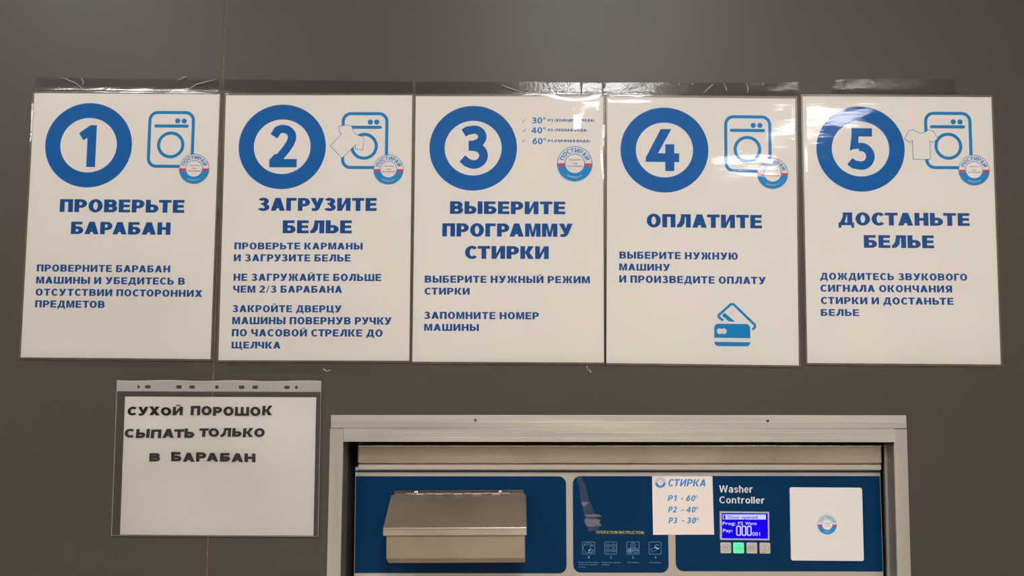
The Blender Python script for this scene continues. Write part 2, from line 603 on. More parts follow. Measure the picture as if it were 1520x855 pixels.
    if c == 'Ж':
        w_ = 1.2
        m_ = w_ / 2
        o = [bx(m_ - v * .45, 0, m_ + v * .45, 1)]
        for s_ in (-1, 1):
            X = lambda x: m_ + s_ * x
            o += [[(X(v * .45), .5 - h * .4), (X(.24), .5 - h * .4), (X(.24), .5 + h * .4), (X(v * .45), .5 + h * .4)],
                  [(X(.17), .5), (X(.17 + v * .85), .5), (X(m_), 1), (X(m_ - v * 1.1), 1)],
                  [(X(.17), .5), (X(.17 + v * .85), .5), (X(m_ + .01), 0), (X(m_ - v * 1.1), 0)]]
        return o, w_
    if c == 'Я':
        w_ = .80
        o = [[(w_ - x, y) for x, y in p] for p in bowl(v, .78, .34, 1, v, h)]
        return o + [bx(w_ - v, 0, w_, 1), [(0, 0), (v * 1.2, 0), (w_ - v + .02, .42), (w_ - v - .22, .42)]], w_
    if c in 'З3':
        ex = .72
        o = seg_ring(.34, .735, .34, .285, .34 - v, .285 - h, -90, 158, 14)
        o += seg_ring(.34, .27, .38, .29, .38 - v, .29 - h, -158, 90, 14)
        return o + [bx(.20, .46, .34, .46 + h * .7)], ex
    if c in 'OC':
        return glyph({'O': 'О', 'C': 'С'}[c], v, h)
    if c in 'PETA':
        return glyph({'P': 'Р', 'E': 'Е', 'T': 'Т', 'A': 'А'}[c], v, h)
    if c == 'I':
        return [bx(0, 0, v, 1)], v
    if c == 'N':
        return [bx(0, 0, v, 1), bx(.82 - v, 0, .82, 1), [(v, 1), (v, .64), (.82 - v, 0), (.82 - v, .36)]], .82
    if c == 'U':
        return [bx(0, .38, v, 1), bx(.8 - v, .38, .8, 1)] + seg_ring(.4, .39, .4, .41, .4 - v, .41 - h, 180, 360, 14), .8
    if c == 'R':
        return [bx(0, 0, v, 1)] + bowl(v, .78, .42, 1, v, h) + [[(.34, .44), (.34 + v, .46), (.84, 0), (.84 - v * 1.2, 0)]], .84
    if c == 'S':
        return band([(.72, .72)] + [(.385 + .24 * math.cos(math.radians(a)) * 1.05, .735 + .18 * math.sin(math.radians(a))) for a in range(20, 250, 23)]
                    + [(.40 + .26 * math.cos(math.radians(a)), .27 + .185 * math.sin(math.radians(a))) for a in range(60, -171, -23)], (v + h) / 2 * .95), .76
    if c == 'W':
        q = v * 1.05
        return [[(0, 1), (q, 1), (.26 + q * .75, 0), (.26 - q * .1, 0)], [(.24 + q * .2, 0), (.26 + q * .75, 0), (.60 + q * .4, 1), (.60 - q * .4, 1)],
                [(.94 - q * .75, 0), (.96 - q * .2, 0), (.60 + q * .4, 1), (.60 - q * .4, 1)], [(1.2, 1), (1.2 - q, 1), (.94 - q * .75, 0), (.94 + q * .1, 0)]], 1.2
    X_ = .74
    if c == 'l':
        return [bx(0, 0, v, 1)], v
    if c == 'o':
        return seg_ring(.32, X_ / 2, .32, X_ / 2 + .02, .32 - v, X_ / 2 + .02 - h, 0, 360, 22), .64
    if c == 'e':
        return seg_ring(.31, X_ / 2, .31, X_ / 2 + .02, .31 - v, X_ / 2 + .02 - h, 0, 322, 20) + [bx(.1, X_ / 2 - .06, .61, X_ / 2 + .07)], .62
    if c in 'hn':
        return [bx(0, 0, v, 1 if c == 'h' else X_)] + seg_ring(.31, X_ - .29, .29, .31, .29 - v, .31 - h, 0, 150, 12) + [bx(.6 - v, 0, .6, X_ - .29)], .60
    if c == 'r':
        return [bx(0, 0, v, X_)] + seg_ring(.34, X_ - .30, .30, .32, .30 - v, .32 - h, 65, 160, 8), .44
    if c == 't':
        return [bx(.1, .14, .1 + v, .95), bx(0, X_ - h * .85, .42, X_)] + seg_ring(.31, .19, .21, .2, .21 - v, .2 - h, 180, 285, 6), .42
    if c == 'a':
        return seg_ring(.29, .22, .29, .24, .29 - v, .24 - h * .85, 0, 360, 18) + [bx(.6 - v, 0, .6, .50)] + seg_ring(.31, X_ - .25, .29, .27, .29 - v, .27 - h, 0, 160, 12), .62
    if c == 's':
        return band([(.52, X_ - .2)] + [(.29 + .19 * math.cos(math.radians(a)), X_ - .21 + .13 * math.sin(math.radians(a))) for a in range(30, 240, 30)]
                    + [(.29 + .2 * math.cos(math.radians(a)), .20 + .13 * math.sin(math.radians(a))) for a in range(50, -171, -26)], (v + h) / 2 * .8), .57
    if c == '2':
        o = seg_ring(.34, .70, .34, .32, .34 - v, .32 - h, 0, 165, 10)
        return o + [[(.68, .70), (.68 - v, .70), (.60 - v, .52), (.0, h), (.0, 0), (.12, 0), (.30, h), (.62, .46)], bx(0, 0, .68, h)], .70
    if c == '4':
        return [bx(.40, 0, .40 + v, 1), bx(0, .2, .76, .2 + h), [(0, .2 + h), (.24, .2 + h), (.50, 1), (.40, 1)]], .76
    if c == '0':
        return seg_ring(.35, .5, .35, .52, .35 - v, .52 - h, 0, 360, 24), .70
    if c == '6':
        return seg_ring(.36, .33, .36, .34, .36 - v, .34 - h, 0, 360, 24) + band([(.14, .38), (.20, .62), (.34, .82), (.58, .93)], v), .72
    if c == '1':
        return [bx(.26, 0, .26 + v, 1), [(.26, 1), (.26, .78), (.04, .64), (.04, .82), (.2, 1)]], .26 + v
    if c == '°':
        return seg_ring(.2, .82, .2, .2, .1, .1, 0, 360, 18), .40
    if c == '/':
        return [[(0, -.02), (.12, -.02), (.4, 1.02), (.28, 1.02)]], .4
    if c == '-':
        return [bx(.05, .34, .42, .34 + h * .9)], .47
    if c == '(':
        return seg_ring(.55, .4, .55, .66, .55 - v * .8, .58, 125, 235, 8), .30
    if c == ')':
        return seg_ring(-.25, .4, .55, .66, .55 - v * .8, .58, -55, 55, 8), .30
    return [], .40


KERN = {'СТ', 'ЬТ', 'АТ', 'ТА', 'ТЬ', 'АУ', 'ГА', 'РА', 'УЗ', 'КУ', 'ЦУ', 'РУ', 'АЧ', 'ТО', 'ГО', 'УД', 'РД', 'АЛ', 'ЛЧ', 'ТР', 'УЧ', 'TR', 'RA', 'AT', 'TI'}


def layout(t, v, h, gap, jit):
    x = 0.0
    out = []
    rnd = random.Random(len(t) * 13 + ord(t[0]))
    for i, c in enumerate(t):
        if c == ' ':
            x += .36
            continue
        ps, wd = glyph(c, v, h)
        if jit:
            dy = rnd.uniform(-jit, jit)
            sc_ = 1 + rnd.uniform(-jit, jit)
            ro = rnd.uniform(-jit, jit)
            ps = [[(a + ro * b_ * .8, b_ * sc_ + dy + ro * (a - wd / 2) * .8) for a, b_ in p] for p in ps]
        out += [[(a + x, b_) for a, b_ in p] for p in ps]
        x += wd + gap
        if t[i:i + 2] in KERN:
            x -= .07
    return out, x - gap


# ---------------------------------------------------------------- the room
WH = 3100


def u_outline(x0, x1, top):
    return [(x0, 0), (-270, 0), (-270, 1446), (577, 1446), (577, 0), (x1, 0), (x1, top), (x0, top)]


mb = MB()
mb.prism(u_outline(-4800, 3000, WH), 8, 120, M['backing'])
wall = struct(mb.build('wall_front', recalc=True))
mb = MB()
mb.prism([(-4800, 0), (-475.2, 0), (-475.2, WH), (-4800, WH)], 0, 7.9, M['wall'])
mb.build('panel', wall, recalc=True)
mb = MB()
mb.prism(u_outline(-473.3, 3000, WH), 0, 7.9, M['wall'])
mb.build('panel', wall, recalc=True)
mb = MB()       # crumbling sealant in the joint between the two panels
z = 0
rnd = random.Random(3)
while z < WH:
    hgt = rnd.uniform(12, 40)
    q = rnd.uniform(0.2, 1.1)
    mb.box(-475.1, -473.4, q, 4, z, min(WH, z + hgt), M['joint'])
    z += hgt
mb.build('sealant', wall)

mb = MB()
mb.box(-4800, 3000, -7000, 900, -50, 0, M['tile'])
struct(mb.build('floor', recalc=True))
mb = MB()
mb.box(-4800, 3000, -7000, 900, WH, WH + 60, M['ceiling'])
struct(mb.build('ceiling', recalc=True))
mb = MB()
mb.box(-4900, -4800, -7000, 900, 0, WH, M['plaster'])
struct(mb.build('wall_left', recalc=True))
mb = MB()
mb.box(3000, 3100, -7000, 900, 0, WH, M['plaster'])
struct(mb.build('wall_right', recalc=True))
mb = MB()
mb.box(-4800, 3000, -7100, -7000, 0, WH, M['plaster'])
struct(mb.build('wall_back', recalc=True))

LL = ['square white ceiling light nearest the poster wall, left of its pair', 'square white ceiling light nearest the poster wall, right of its pair',
      'square white ceiling light in the middle of the room', 'square white ceiling light right of the middle one',
      'added square fill light, unseen, on the ceiling near the left wall', 'square white ceiling light at the back of the room']
for (x, y), lb in zip(LAMPS, LL):
    x *= 1000
    y *= 1000
    t = empty('ceiling_light', (x, y, WH))
    tag(t, lb, 'light', 'ceiling lights')
    mb = MB()
    for a in ((-305, 305, -305, -290), (-305, 305, 290, 305), (-305, -290, -290, 290), (290, 305, -290, 290)):
        mb.box(a[0], a[1], a[2], a[3], -12, -1, M['lampframe'])
    mb.build('frame', t, recalc=True)
    mb = MB()
    mb.box(-289, 289, -289, 289, -9, -3, M['lamp'])
    mb.build('diffuser', t, recalc=True)

# ---------------------------------------------------------------- aluminium trim round the opening
RT = math.radians(0.39)


def rot_about(cx, cz, a):
    c, s = math.cos(a), math.sin(a)
    return lambda p: (cx + (p[0] - cx) * c - (p[2] - cz) * s, p[1], cz + (p[0] - cx) * s + (p[2] - cz) * c)


rt = rot_about(150, 1484, RT)
mb = MB()
mb.box(-288.5, 595.5, -3.0, -0.1, 1465, 1484.8, M['alu'])
mb.box(-288.5, 595.5, -3.6, -3.0, 1474.2, 1474.9, M['alu'])
t1 = struct(mb.build('trim_1', fix=rt, bevel=0.4))
mb = MB()
mb.box(-267.8, 575.5, -7.5, -1.0, 1444.8, 1464.5, M['alu'])
mb.box(-267.8, 575.5, -7.9, -7.5, 1458, 1459.2, M['alu'])
mb.box(-267.8, 575.5, -7.9, -7.5, 1450, 1451, M['alu'])
struct(mb.build('trim_2', fix=rt, bevel=0.5))
mb = MB()
mb.box(-289.6, -269, -2.6, -0.1, 0, 1461, M['aluv'])
t3 = struct(mb.build('trim_3', bevel=0.4))
mb = MB()
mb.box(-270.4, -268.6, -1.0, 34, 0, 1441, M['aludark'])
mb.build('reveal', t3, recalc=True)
mb = MB()
mb.box(576, 596.2, -2.6, -0.1, 0, 1466.5, M['aluv'])
t4 = struct(mb.build('trim_4', bevel=0.4))
mb = MB()
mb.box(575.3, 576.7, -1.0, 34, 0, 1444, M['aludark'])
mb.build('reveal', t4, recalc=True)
mb = MB()
mb.box(571.5, 575.2, 20, 22, 0, 1440, M['aluv'])
mb.build('flange', t4, recalc=True)


def screw(parent, x, y, z, r=2.6, dark=False, name='screw', ring=True):
    mb = MB()
    mb.lathe_y(0, 0, [(r, 0), (r, -.5), (r * .8, -1.1), (r * .35, -1.4)], M['screw'], 18)
    mb.box(-r * .55, r * .55, -1.55, -1.35, -r * .13, r * .13, M['black'])
    mb.box(-r * .13, r * .13, -1.55, -1.35, -r * .55, r * .55, M['black'])
    if dark:
        mb.lathe_y(0, 0, [(r * .7, -1.4), (r * .7, -1.6)], M['black'], 14)
    o = mb.build(name, parent, loc=(x, y, z), recalc=True)
    return o


screw(t1, -65.2, -3.0, 1475.8, 2.6, True)
s2 = screw(t1, 383.2, -3.0, 1478.1, 2.8, True)
o = screw(t4, 574.2, 10, 1418, 2.4)
o.rotation_euler = (0, 0, -PI / 2)

# ---------------------------------------------------------------- logo
def logo(P, cx, cy, R, tiny='full', red=None, blue=None):
    red = red or M['red']
    blue = blue or M['logo']
    L = 0.15
    P.disc(cx, cy, R, R, M['paper'], lift=L)
    P.ring(cx, cy, R, R, R * .965, R * .965, blue, lift=L + .15)
    # lower half of the ring, filled
    a = math.degrees(math.asin(.15))
    P.ring(cx, cy, R, R, R * .55, R * .55, blue, 180 + a, 360 - a, lift=L + .15)
    # red side bars
    for s_ in (-1, 1):
        P.poly([(cx + s_ * R * .56, cy + R * .02), (cx + s_ * R * .97, cy + R * .02), (cx + s_ * R * .965, cy - R * .155), (cx + s_ * R * .545, cy - R * .155)], red, L + .3)
    P.ring(cx, cy, R * .57, R * .57, R * .53, R * .53, blue, lift=L + .32)
    P.disc(cx, cy, R * .53, R * .53, M['paper'], lift=L + .4)
    # name bent over the top
    rr = .64 * R
    def arc(u, v_):
        ang = math.radians(163 - u * 146)
        return cx + (rr + v_) * math.cos(ang), cy + (rr + v_) * math.sin(ang)
    P.text('ПОСТИРАЙ', 0, 1, 0, R * .25, blue, v=.2, h=.17, gap=.16, mapf=arc, lift=L + .45)
    def arcb(u, v_):
        ang = math.radians(240 + u * 60)
        return cx + (.80 * R - v_) * math.cos(ang), cy + (.80 * R - v_) * math.sin(ang)
    P.latin('postirai.ru', 0, 1, 0, R * .09, M['paper'], .01, mapf=arcb, lift=L + .5)
    if tiny == 'full':
        P.text('ПРАЧЕЧНАЯ', cx - R * .3, cx + R * .33, cy + R * .18, R * .08, M['tiny'], v=.2, h=.16, gap=.12, lift=L + .5)
        P.text('САМО-', cx - R * .16, cx + R * .2, cy - R * .03, R * .08, M['tiny'], v=.2, h=.16, gap=.12, lift=L + .5)
        P.text('ОБСЛУЖИВАНИЯ', cx - R * .44, cx + R * .44, cy - R * .19, R * .08, M['tiny'], v=.22, h=.18, gap=.12, lift=L + .5)
    elif tiny == 'two':
        P.text('СДЕЛАЙ', cx - R * .36, cx + R * .38, cy + R * .08, R * .11, M['tiny'], v=.16, h=.12, gap=.12, lift=L + .5)
        P.text('САМ', cx - R * .2, cx + R * .2, cy - R * .16, R * .11, M['tiny'], v=.16, h=.12, gap=.12, lift=L + .5)


# ---------------------------------------------------------------- posters
PW, PH = 297.0, 420.0
TX = {1: [('H', 'ПРОВЕРЬТЕ', -98.8, 98.8, 19.0, 20.5), ('H', 'БАРАБАН', -79.3, 78.2, -16.0, 19.8), ('P', 'ПРОВЕРНИТЕ БАРАБАН', -130.1, 80.2, -75.5, 11.0), ('P', 'МАШИНЫ И УБЕДИТЕСЬ В', -130.3, 104.0, -94.5, 11.0), ('P', 'ОТСУТСТВИИ ПОСТОРОННИХ', -130.2, 132.1, -113.4, 10.9), ('P', 'ПРЕДМЕТОВ', -130.1, -20.5, -132.0, 11.2)],
      2: [('H', 'ЗАГРУЗИТЕ', -93.0, 94.5, 24.5, 20.5), ('H', 'БЕЛЬЕ', -53.1, 55.8, -11.1, 20.5), ('P', 'ПРОВЕРЬТЕ КАРМАНЫ', -128.5, 73.4, -36.7, 10.8), ('P', 'И ЗАГРУЗИТЕ БЕЛЬЕ', -128.9, 54.8, -55.5, 11.1), ('P', 'НЕ ЗАГРУЖАЙТЕ БОЛЬШЕ', -128.4, 103.3, -86.2, 11.3), ('P', 'ЧЕМ 2/3 БАРАБАНА', -128.5, 42.3, -104.7, 11.0), ('P', 'ЗАКРОЙТЕ ДВЕРЦУ', -128.9, 42.0, -135.3, 11.0), ('P', 'МАШИНЫ ПОВЕРНУВ РУЧКУ', -128.7, 120.3, -154.0, 11.3), ('P', 'ПО ЧАСОВОЙ СТРЕЛКЕ ДО', -128.8, 106.6, -172.9, 11.2), ('P', 'ЩЕЛЧКА', -128.6, -52.1, -191.8, 10.6)],
      3: [('H', 'ВЫБЕРИТЕ', -92.4, 88.8, 21.4, 20.1), ('H', 'ПРОГРАММУ', -104.2, 100.3, -14.3, 20.9), ('H', 'СТИРКИ', -68.2, 63.0, -49.3, 20.2), ('P', 'ВЫБЕРИТЕ НУЖНЫЙ РЕЖИМ', -130.7, 127.1, -87.0, 11.1), ('P', 'СТИРКИ', -130.8, -60.3, -105.7, 10.8), ('P', 'ЗАПОМНИТЕ НОМЕР', -131.0, 47.8, -143.6, 11.1), ('P', 'МАШИНЫ', -130.8, -45.5, -162.1, 10.8), ('T', '30°', 35.5, 57.7, 166.1, 9.7), ('T', '40°', 35.3, 57.8, 150.2, 10.0), ('T', '60°', 36.8, 58.4, 132.9, 10.0), ('S', 'Р3 (ХОЛОДНАЯ ВОДА)', 61.5, 134.7, 169.3, 4.1), ('S', 'Р2 (ТЁПЛАЯ ВОДА)', 61.5, 123.4, 153.5, 4.1), ('S', 'Р1 (ГОРЯЧАЯ ВОДА)', 61.6, 127.8, 136.2, 4.1)],
      4: [('H', 'ОПЛАТИТЕ', -86.3, 93.8, 2.6, 21.1), ('P', 'ВЫБЕРИТЕ НУЖНУЮ', -128.8, 55.8, -47.2, 11.1), ('P', 'МАШИНУ', -129.0, -49.9, -65.8, 10.8), ('P', 'И ПРОИЗВЕДИТЕ ОПЛАТУ', -129.0, 98.8, -84.9, 11.4)],
      5: [('H', 'ДОСТАНЬТЕ', -96.1, 108.1, 4.8, 20.2), ('H', 'БЕЛЬЕ', -57.2, 51.8, -30.5, 20.1), ('P', 'ДОЖДИТЕСЬ ЗВУКОВОГО', -126.2, 101.4, -80.9, 10.9), ('P', 'СИГНАЛА ОКОНЧАНИЯ', -126.3, 77.5, -99.5, 10.9), ('P', 'СТИРКИ И ДОСТАНЬТЕ', -126.0, 79.0, -118.6, 10.9), ('P', 'БЕЛЬЕ', -126.4, -67.2, -137.1, 10.6)]}
RING = {1: (-57.7, 126.3), 2: (-56.8, 126.9), 3: (-56.7, 126.4), 4: (-58.3, 125.6), 5: (-59.0, 125.9)}
ICON = {1: (73.2, 136.5, (82.9, 166.3), (93.2, 166.3), (45.9, 100.7, 158.0), (73.2, 127.6)),
        2: (74.0, 136.9, (82.3, 166.5), (92.6, 166.6), (45.7, 100.8, 158.2), (73.1, 127.7)),
        4: (73.0, 136.6, (81.7, 166.3), (92.1, 166.3), (44.6, 100.3, 158.1), (72.2, 127.7)),
        5: (79.0, 140.2, (87.5, 170.0), (98.1, 169.9), (50.6, 105.7, 162.0), (78.6, 131.0))}
LOGO = {1: (112.1, 89.4, 24.0), 2: (112.4, 90.4, 23.8), 3: (103.6, 101.7, 28.0), 4: (111.1, 89.7, 24.4), 5: (117.3, 93.1, 24.2)}
SHIRT = {2: [(32.5, 159.8), (48.5, 162.2), (53.7, 158.7), (54.3, 154.9), (58.5, 147.6), (64.8, 144.7), (71.2, 143.3), (73.0, 136.8), (70.4, 121.3), (58.9, 123.6), (59.6, 130.0), (38.5, 108.8), (19.6, 128.1), (37.3, 148.1), (33.8, 148.9)],
         5: [(10.0, 142.1), (17.0, 155.3), (24.9, 157.0), (27.1, 154.7), (36.3, 150.9), (45.3, 154.6), (47.4, 156.9), (56.0, 154.6), (62.1, 143.1), (53.9, 136.2), (50.0, 139.7), (49.8, 109.9), (22.7, 110.0), (22.9, 139.8), (19.1, 136.3)]}
D1 = [(-73.8, 145.6), (-55.5, 158.6), (-45.8, 158.7), (-45.8, 91.2), (-60.0, 91.1), (-59.9, 138.3), (-66.2, 134.1)]
D4 = [[(-87.8, 106.3), (-87.8, 113.2), (-84, 120.3), (-35.1, 120.3), (-35.1, 106.3)], [(-84, 120.3), (-64.2, 159.0), (-47.3, 159.0), (-68.4, 120.3)],
      [(-57.0, 120.3), (-57.0, 134.8), (-42.8, 134.8), (-42.8, 120.3)], [(-57.0, 106.3), (-57.0, 91.9), (-42.8, 91.9), (-42.8, 106.3)]]


def arcpts(cx, cy, rx, ry, a0, a1, n):
    return [(cx + rx * math.cos(math.radians(a0 + (a1 - a0) * i / n)), cy + ry * math.sin(math.radians(a0 + (a1 - a0) * i / n))) for i in range(n + 1)]


def number(P, i):
    m = M['ring']
    if i == 1:
        P.poly(D1, m)
    elif i == 4:
        for q in D4:
            P.poly(q, m)
    elif i == 2:      # bbox -76.8..-33.2, 93.8..162.2
        pts = [(-70.4, 143.8), (-66.6, 149.6)] + arcpts(-56.0, 142.2, 14.6, 13.4, 128, -14, 14) + [(-44.6, 131.5), (-50.5, 122.5), (-59.0, 112.0), (-67.0, 103.5)]
        P.stroke(pts, 13.2, m)
        P.poly([(-76.8, 93.8), (-33.2, 93.8), (-33.2, 107.2), (-76.8, 107.2)], m)
        P.poly([(-76.8, 106.0), (-62.0, 106.0), (-64.0, 114.0), (-68.0, 115.5)], m)
    elif i == 3:      # bbox -77.8..-33.4, 93.4..162.8
        P.stroke([(-72.0, 150.6), (-65.5, 154.6)] + arcpts(-55.0, 144.6, 12.6, 11.5, 112, -90, 16), 13.4, m)
        P.stroke(arcpts(-55.5, 114.3, 15.3, 14.2, 90, -112, 18) + [(-66.8, 103.6), (-73.6, 109.8)], 13.8, m)
        P.poly([(-64.0, 122.1), (-54.0, 122.1), (-54.0, 138.3), (-64.0, 138.3)], m)
    elif i == 5:      # bbox -80.2..-37.2, 92.7..159.1
        P.poly([(-72.8, 145.8), (-72.4, 159.1), (-40.3, 159.1), (-40.3, 145.8)], m)
        P.poly([(-72.8, 146.2), (-61.4, 146.2), (-62.2, 136.0), (-61.2, 126.5), (-70.0, 125.4), (-75.9, 123.2)], m)
        P.stroke(arcpts(-58.5, 114.2, 14.7, 14.9, 104, -108, 20) + [(-69.8, 101.2), (-76.2, 106.2)], 13.4, m)


def disp(i, u, v):
    """forward bulge of the laminate (mm) over the sheet"""
    s_ = [0, 1.3, 2.1, 3.3, 4.7, 5.9][i]
    a = 0.35 * math.sin(u / 62 + s_) * math.sin(v / 83 + 1.7 * s_)
    a += 0.28 * math.sin(v / 38 + u / 210 + 2.3 * s_)
    a += 0.10 * math.sin(u / 23 + v / 31 + s_)
    return a


CURL = {3: [(104, 140, 29, 62, 4.1), (60, 95, 40, 30, -.25)], 4: [(60, 95, 60, 40, .4)], 5: [(-90, 175, 60, 30, 0.6)]}
POS = {1: (-626.6, 1776.9, -0.15), 2: (-318.5, 1775.5, 0.22), 3: (-16.3, 1775.0, 0.11), 4: (286.0, 1773.8, -0.31), 5: (595.2, 1776.7, -0.05)}
PL = {1: 'laminated poster with a big number 1, leftmost in the row, about checking the drum',
      2: 'laminated poster with a big number 2 and a tilted shirt before the washer icon',
      3: 'laminated middle poster with a big number 3 and three water temperatures with tick marks',
      4: 'laminated poster with a big number 4 and a blue bank card icon near its foot',
      5: 'laminated poster with a big number 5, rightmost in the row, upright shirt by washer icon'}
for i in range(1, 6):
    x, z, r = POS[i]
    t = empty('instruction_poster', (x, -1.0, z), -math.radians(r))
    tag(t, PL[i], 'poster', 'laminated washing instruction posters')
    mb = MB()
    mb.prism([(-PW / 2, -PH / 2), (PW / 2, -PH / 2), (PW / 2, PH / 2), (-PW / 2, PH / 2)], -0.3, 0.0, M['paper'])
    paper = mb.build('paper', t, recalc=True)
    # laminate film: curved grid in front, sealed edge all round
    mb = MB()
    E_ = 2.8
    R_ = 3.2
    nx, nz = 60, 60
    us = [-PW / 2 - E_ + (PW + 2 * E_) * a / nx for a in range(nx + 1)]
    vs_ = [-PH / 2 - R_ + (PH + 2 * R_) * a / nz for a in range(nz + 1)]
    g = []
    for v_ in vs_:
        for u in us:
            e = min(u - us[0], us[-1] - u, v_ - vs_[0], vs_[-1] - v_)
            kk = min(1.0, e / 45.0)
            kk = kk * kk * (3 - 2 * kk)
            dd = 1.5 + disp(i, u, v_) * kk
            for (cu, cv, ru, rv, am) in CURL.get(i, []):
                dd += am * math.exp(-((u - cu) / ru) ** 2 - ((v_ - cv) / rv) ** 2)
            if e < 1e-6:
                dd = 0.9
            g.append((u, -max(0.85, dd), v_))
    mb.mesh(g, [(a + b * (nx + 1), a + 1 + b * (nx + 1), a + 1 + (b + 1) * (nx + 1), a + (b + 1) * (nx + 1)) for b in range(nz) for a in range(nx)], M['film'])
    f = mb.build('laminate_film', t, smooth=True)
    mb = MB()
    x0, x1, z0, z1 = us[0], us[-1], vs_[0], vs_[-1]
    hw, hh = PW / 2, PH / 2
    for a in ((x0, -hw, z0, z1), (hw, x1, z0, z1), (-hw, hw, z0, -hh), (-hw, hw, hh, z1)):
        mb.box(a[0], a[1], -0.6, 0.2, a[2], a[3], M['border'])
    mb.build('sealed_edge', t, recalc=True)
    # number badge
    P = Print(0.35)
    cx, cy = RING[i]
    P.ring(cx, cy, 69.2, 67.9, 45.0, 43.8, M['ring'], n=96)
    P.build('number_ring', paper)
    P = Print(0.35)
    number(P, i)
    P.build('number', paper)
    if i in ICON:
        P = Print(0.35)
        cx, cy, d1, d2, bar, dr = ICON[i]
        W_, H_, s_, rc = 37.2, 45.8, 5.0, 15.0
        pts = []
        for (qx, qz, a0) in ((1, 1, 0), (-1, 1, 90), (-1, -1, 180), (1, -1, 270)):
            pts += arcpts(cx + qx * (W_ - rc), cy + qz * (H_ - rc), rc - s_ / 2, rc - s_ / 2, a0, a0 + 90, 8)
        P.stroke(pts, s_, M['icon'], closed=True)
        P.disc(d1[0], d1[1], 4.1, 4.1, M['icon'])
        P.disc(d2[0], d2[1], 4.1, 4.1, M['icon'])
        P.stroke([(bar[0] + 2.4, bar[2]), (bar[1] - 2.4, bar[2])], 5.0, M['icon'])
        P.disc(bar[0] + 2.5, bar[2], 2.5, 2.5, M['icon'])
        P.disc(bar[1] - 2.5, bar[2], 2.5, 2.5, M['icon'])
        P.ring(dr[0], dr[1], 21.8, 21.6, 16.8, 16.6, M['icon'])
        P.build('washer_icon', paper)
    if i in SHIRT:
        P = Print(0.5)
        P.poly(SHIRT[i], M['paper'])
        P.stroke(SHIRT[i], 0.75, M['icon'], lift=.1, closed=True)
        P.build('shirt_icon', paper)
    if i == 4:
        P = Print(0.35)
        m = M['icon']
        pts = [(32.2, -142.2), (25.6, -137.0), (25.3, -134.0), (44.5, -116.6), (48.5, -116.6), (81.6, -148.6), (81.4, -151.6), (77.6, -156.0)]
        P.stroke(pts, 3.9, m)
        P.poly([(30.4, -134.6), (34.6, -129.9), (50.6, -143.6), (41.6, -143.6)], m)
        rc = 6.5
        x0, x1, z0, z1 = 18.4, 74.1, -181.7, -147.0
        P.poly([(x0, -169.0)] + [(x1, -169.0)] + arcpts(x1 - rc, z1 - rc, rc, rc, 0, 90, 6) + arcpts(x0 + rc, z1 - rc, rc, rc, 90, 180, 6), m)
        P.poly(arcpts(x0 + rc, z0 + rc, rc, rc, 180, 270, 6) + arcpts(x1 - rc, z0 + rc, rc, rc, 270, 360, 6) + [(x1, -175.2), (x0, -175.2)], m)
        P.disc(26.8, -158.7, 4.4, 4.4, M['paper'], lift=.12)
        P.disc(33.2, -158.7, 4.4, 4.4, M['paper'], lift=.12)
        P.build('bank_card_icon', paper)
    P = Print(0.6)
    logo(P, *LOGO[i])
    P.build('round_logo', paper)
    for k in TX[i]:
        P = Print(0.35)
        kind, s_, x0, x1, yb, cap = k
        if kind == 'H':
            P.text(s_, x0, x1, yb, cap, M['head'], v=.295, h=.215)
            P.build('heading_line', paper)
        elif kind == 'P':
            P.text(s_, x0, x1, yb, cap, M['body'], v=.265, h=.20, gap=.13)
            P.build('text_line', paper)
        elif kind == 'T':
            P.text(s_, x0, x1, yb, cap, M['icon'], v=.22, h=.18, gap=.1)
            P.build('temperature', paper)
        else:
            P.text(s_, x0, x1, yb, cap, M['purple'], v=.30, h=.22, gap=.14)
            P.build('text_line', paper)
    if i == 3:
        for (u, v_) in ((23.0, 170.2), (23.7, 154.9), (23.2, 138.5)):
            P = Print(0.35)
            P.stroke([(u - 2.2, v_ - .3), (u - .8, v_ - 2.1)], 1.0, M['head'])
            P.stroke([(u - .9, v_ - 2.3), (u + 2.6, v_ + 2.5)], .6, M['head'])
            P.build('tick_mark', paper)

# ---------------------------------------------------------------- strips of clear tape
TAPES = [((-772.4, 2013.2), (-478.8, 2010.2), (-777, 1993.0), (-479.0, 1990.5), 'wrinkled clear tape strip along the top of the number 1 poster'),
         ((-472.0, 2011.0), (-170.3, 2008.6), (-472.0, 1989.8), (-170.5, 1988.8), 'smooth clear tape strip along the top of the number 2 poster'),
         ((-166.0, 2009.0), (95.5, 2007.2), (-166.2, 1989.0), (96.5, 1988.4), 'long clear tape strip along the top of the number 3 poster'),
         ((98.4, 2007.0), (130.0, 2007.0), (98.9, 1988.4), (130.6, 1988.2), 'short sparkling bit of clear tape at the right end above the number 3 poster'),
         ((134.0, 2007.2), (441.3, 2009.2), (133.5, 1988.2), (439.0, 1988.6), 'torn clear tape strip along the top of the number 4 poster'),
         ((497.8, 2014.5), (688.0, 2015.6), (494.5, 1991.4), (688.5, 1991.6), 'shorter separate clear tape strip above the number 5 poster')]
CREASE = {0: [[(-735, 2013), (-722, 2009), (-708, 2003), (-694, 1992)], [(-700, 2012), (-696, 2005), (-697, 2000)], [(-545, 2008), (-536, 2013), (-530, 2014)],
              [(-528, 1993), (-515, 2002), (-497, 2007), (-484, 2010)], [(-712, 1994), (-690, 1992), (-662, 1993), (-650, 1990)]],
          2: [[(-30, 2003), (-15, 1997), (4, 1991)]],
          4: [[(180, 2007), (183, 2000)], [(211, 2007), (214, 1998), (216, 1991)], [(252, 2007), (253, 2003)], [(291, 1991), (300, 2000), (307, 2006)],
              [(323, 2007), (326, 1999), (327, 1994)], [(358, 2007), (361, 1998), (359, 1991)], [(384, 2008), (386, 2004)], [(273, 2007), (274, 2004)]]}
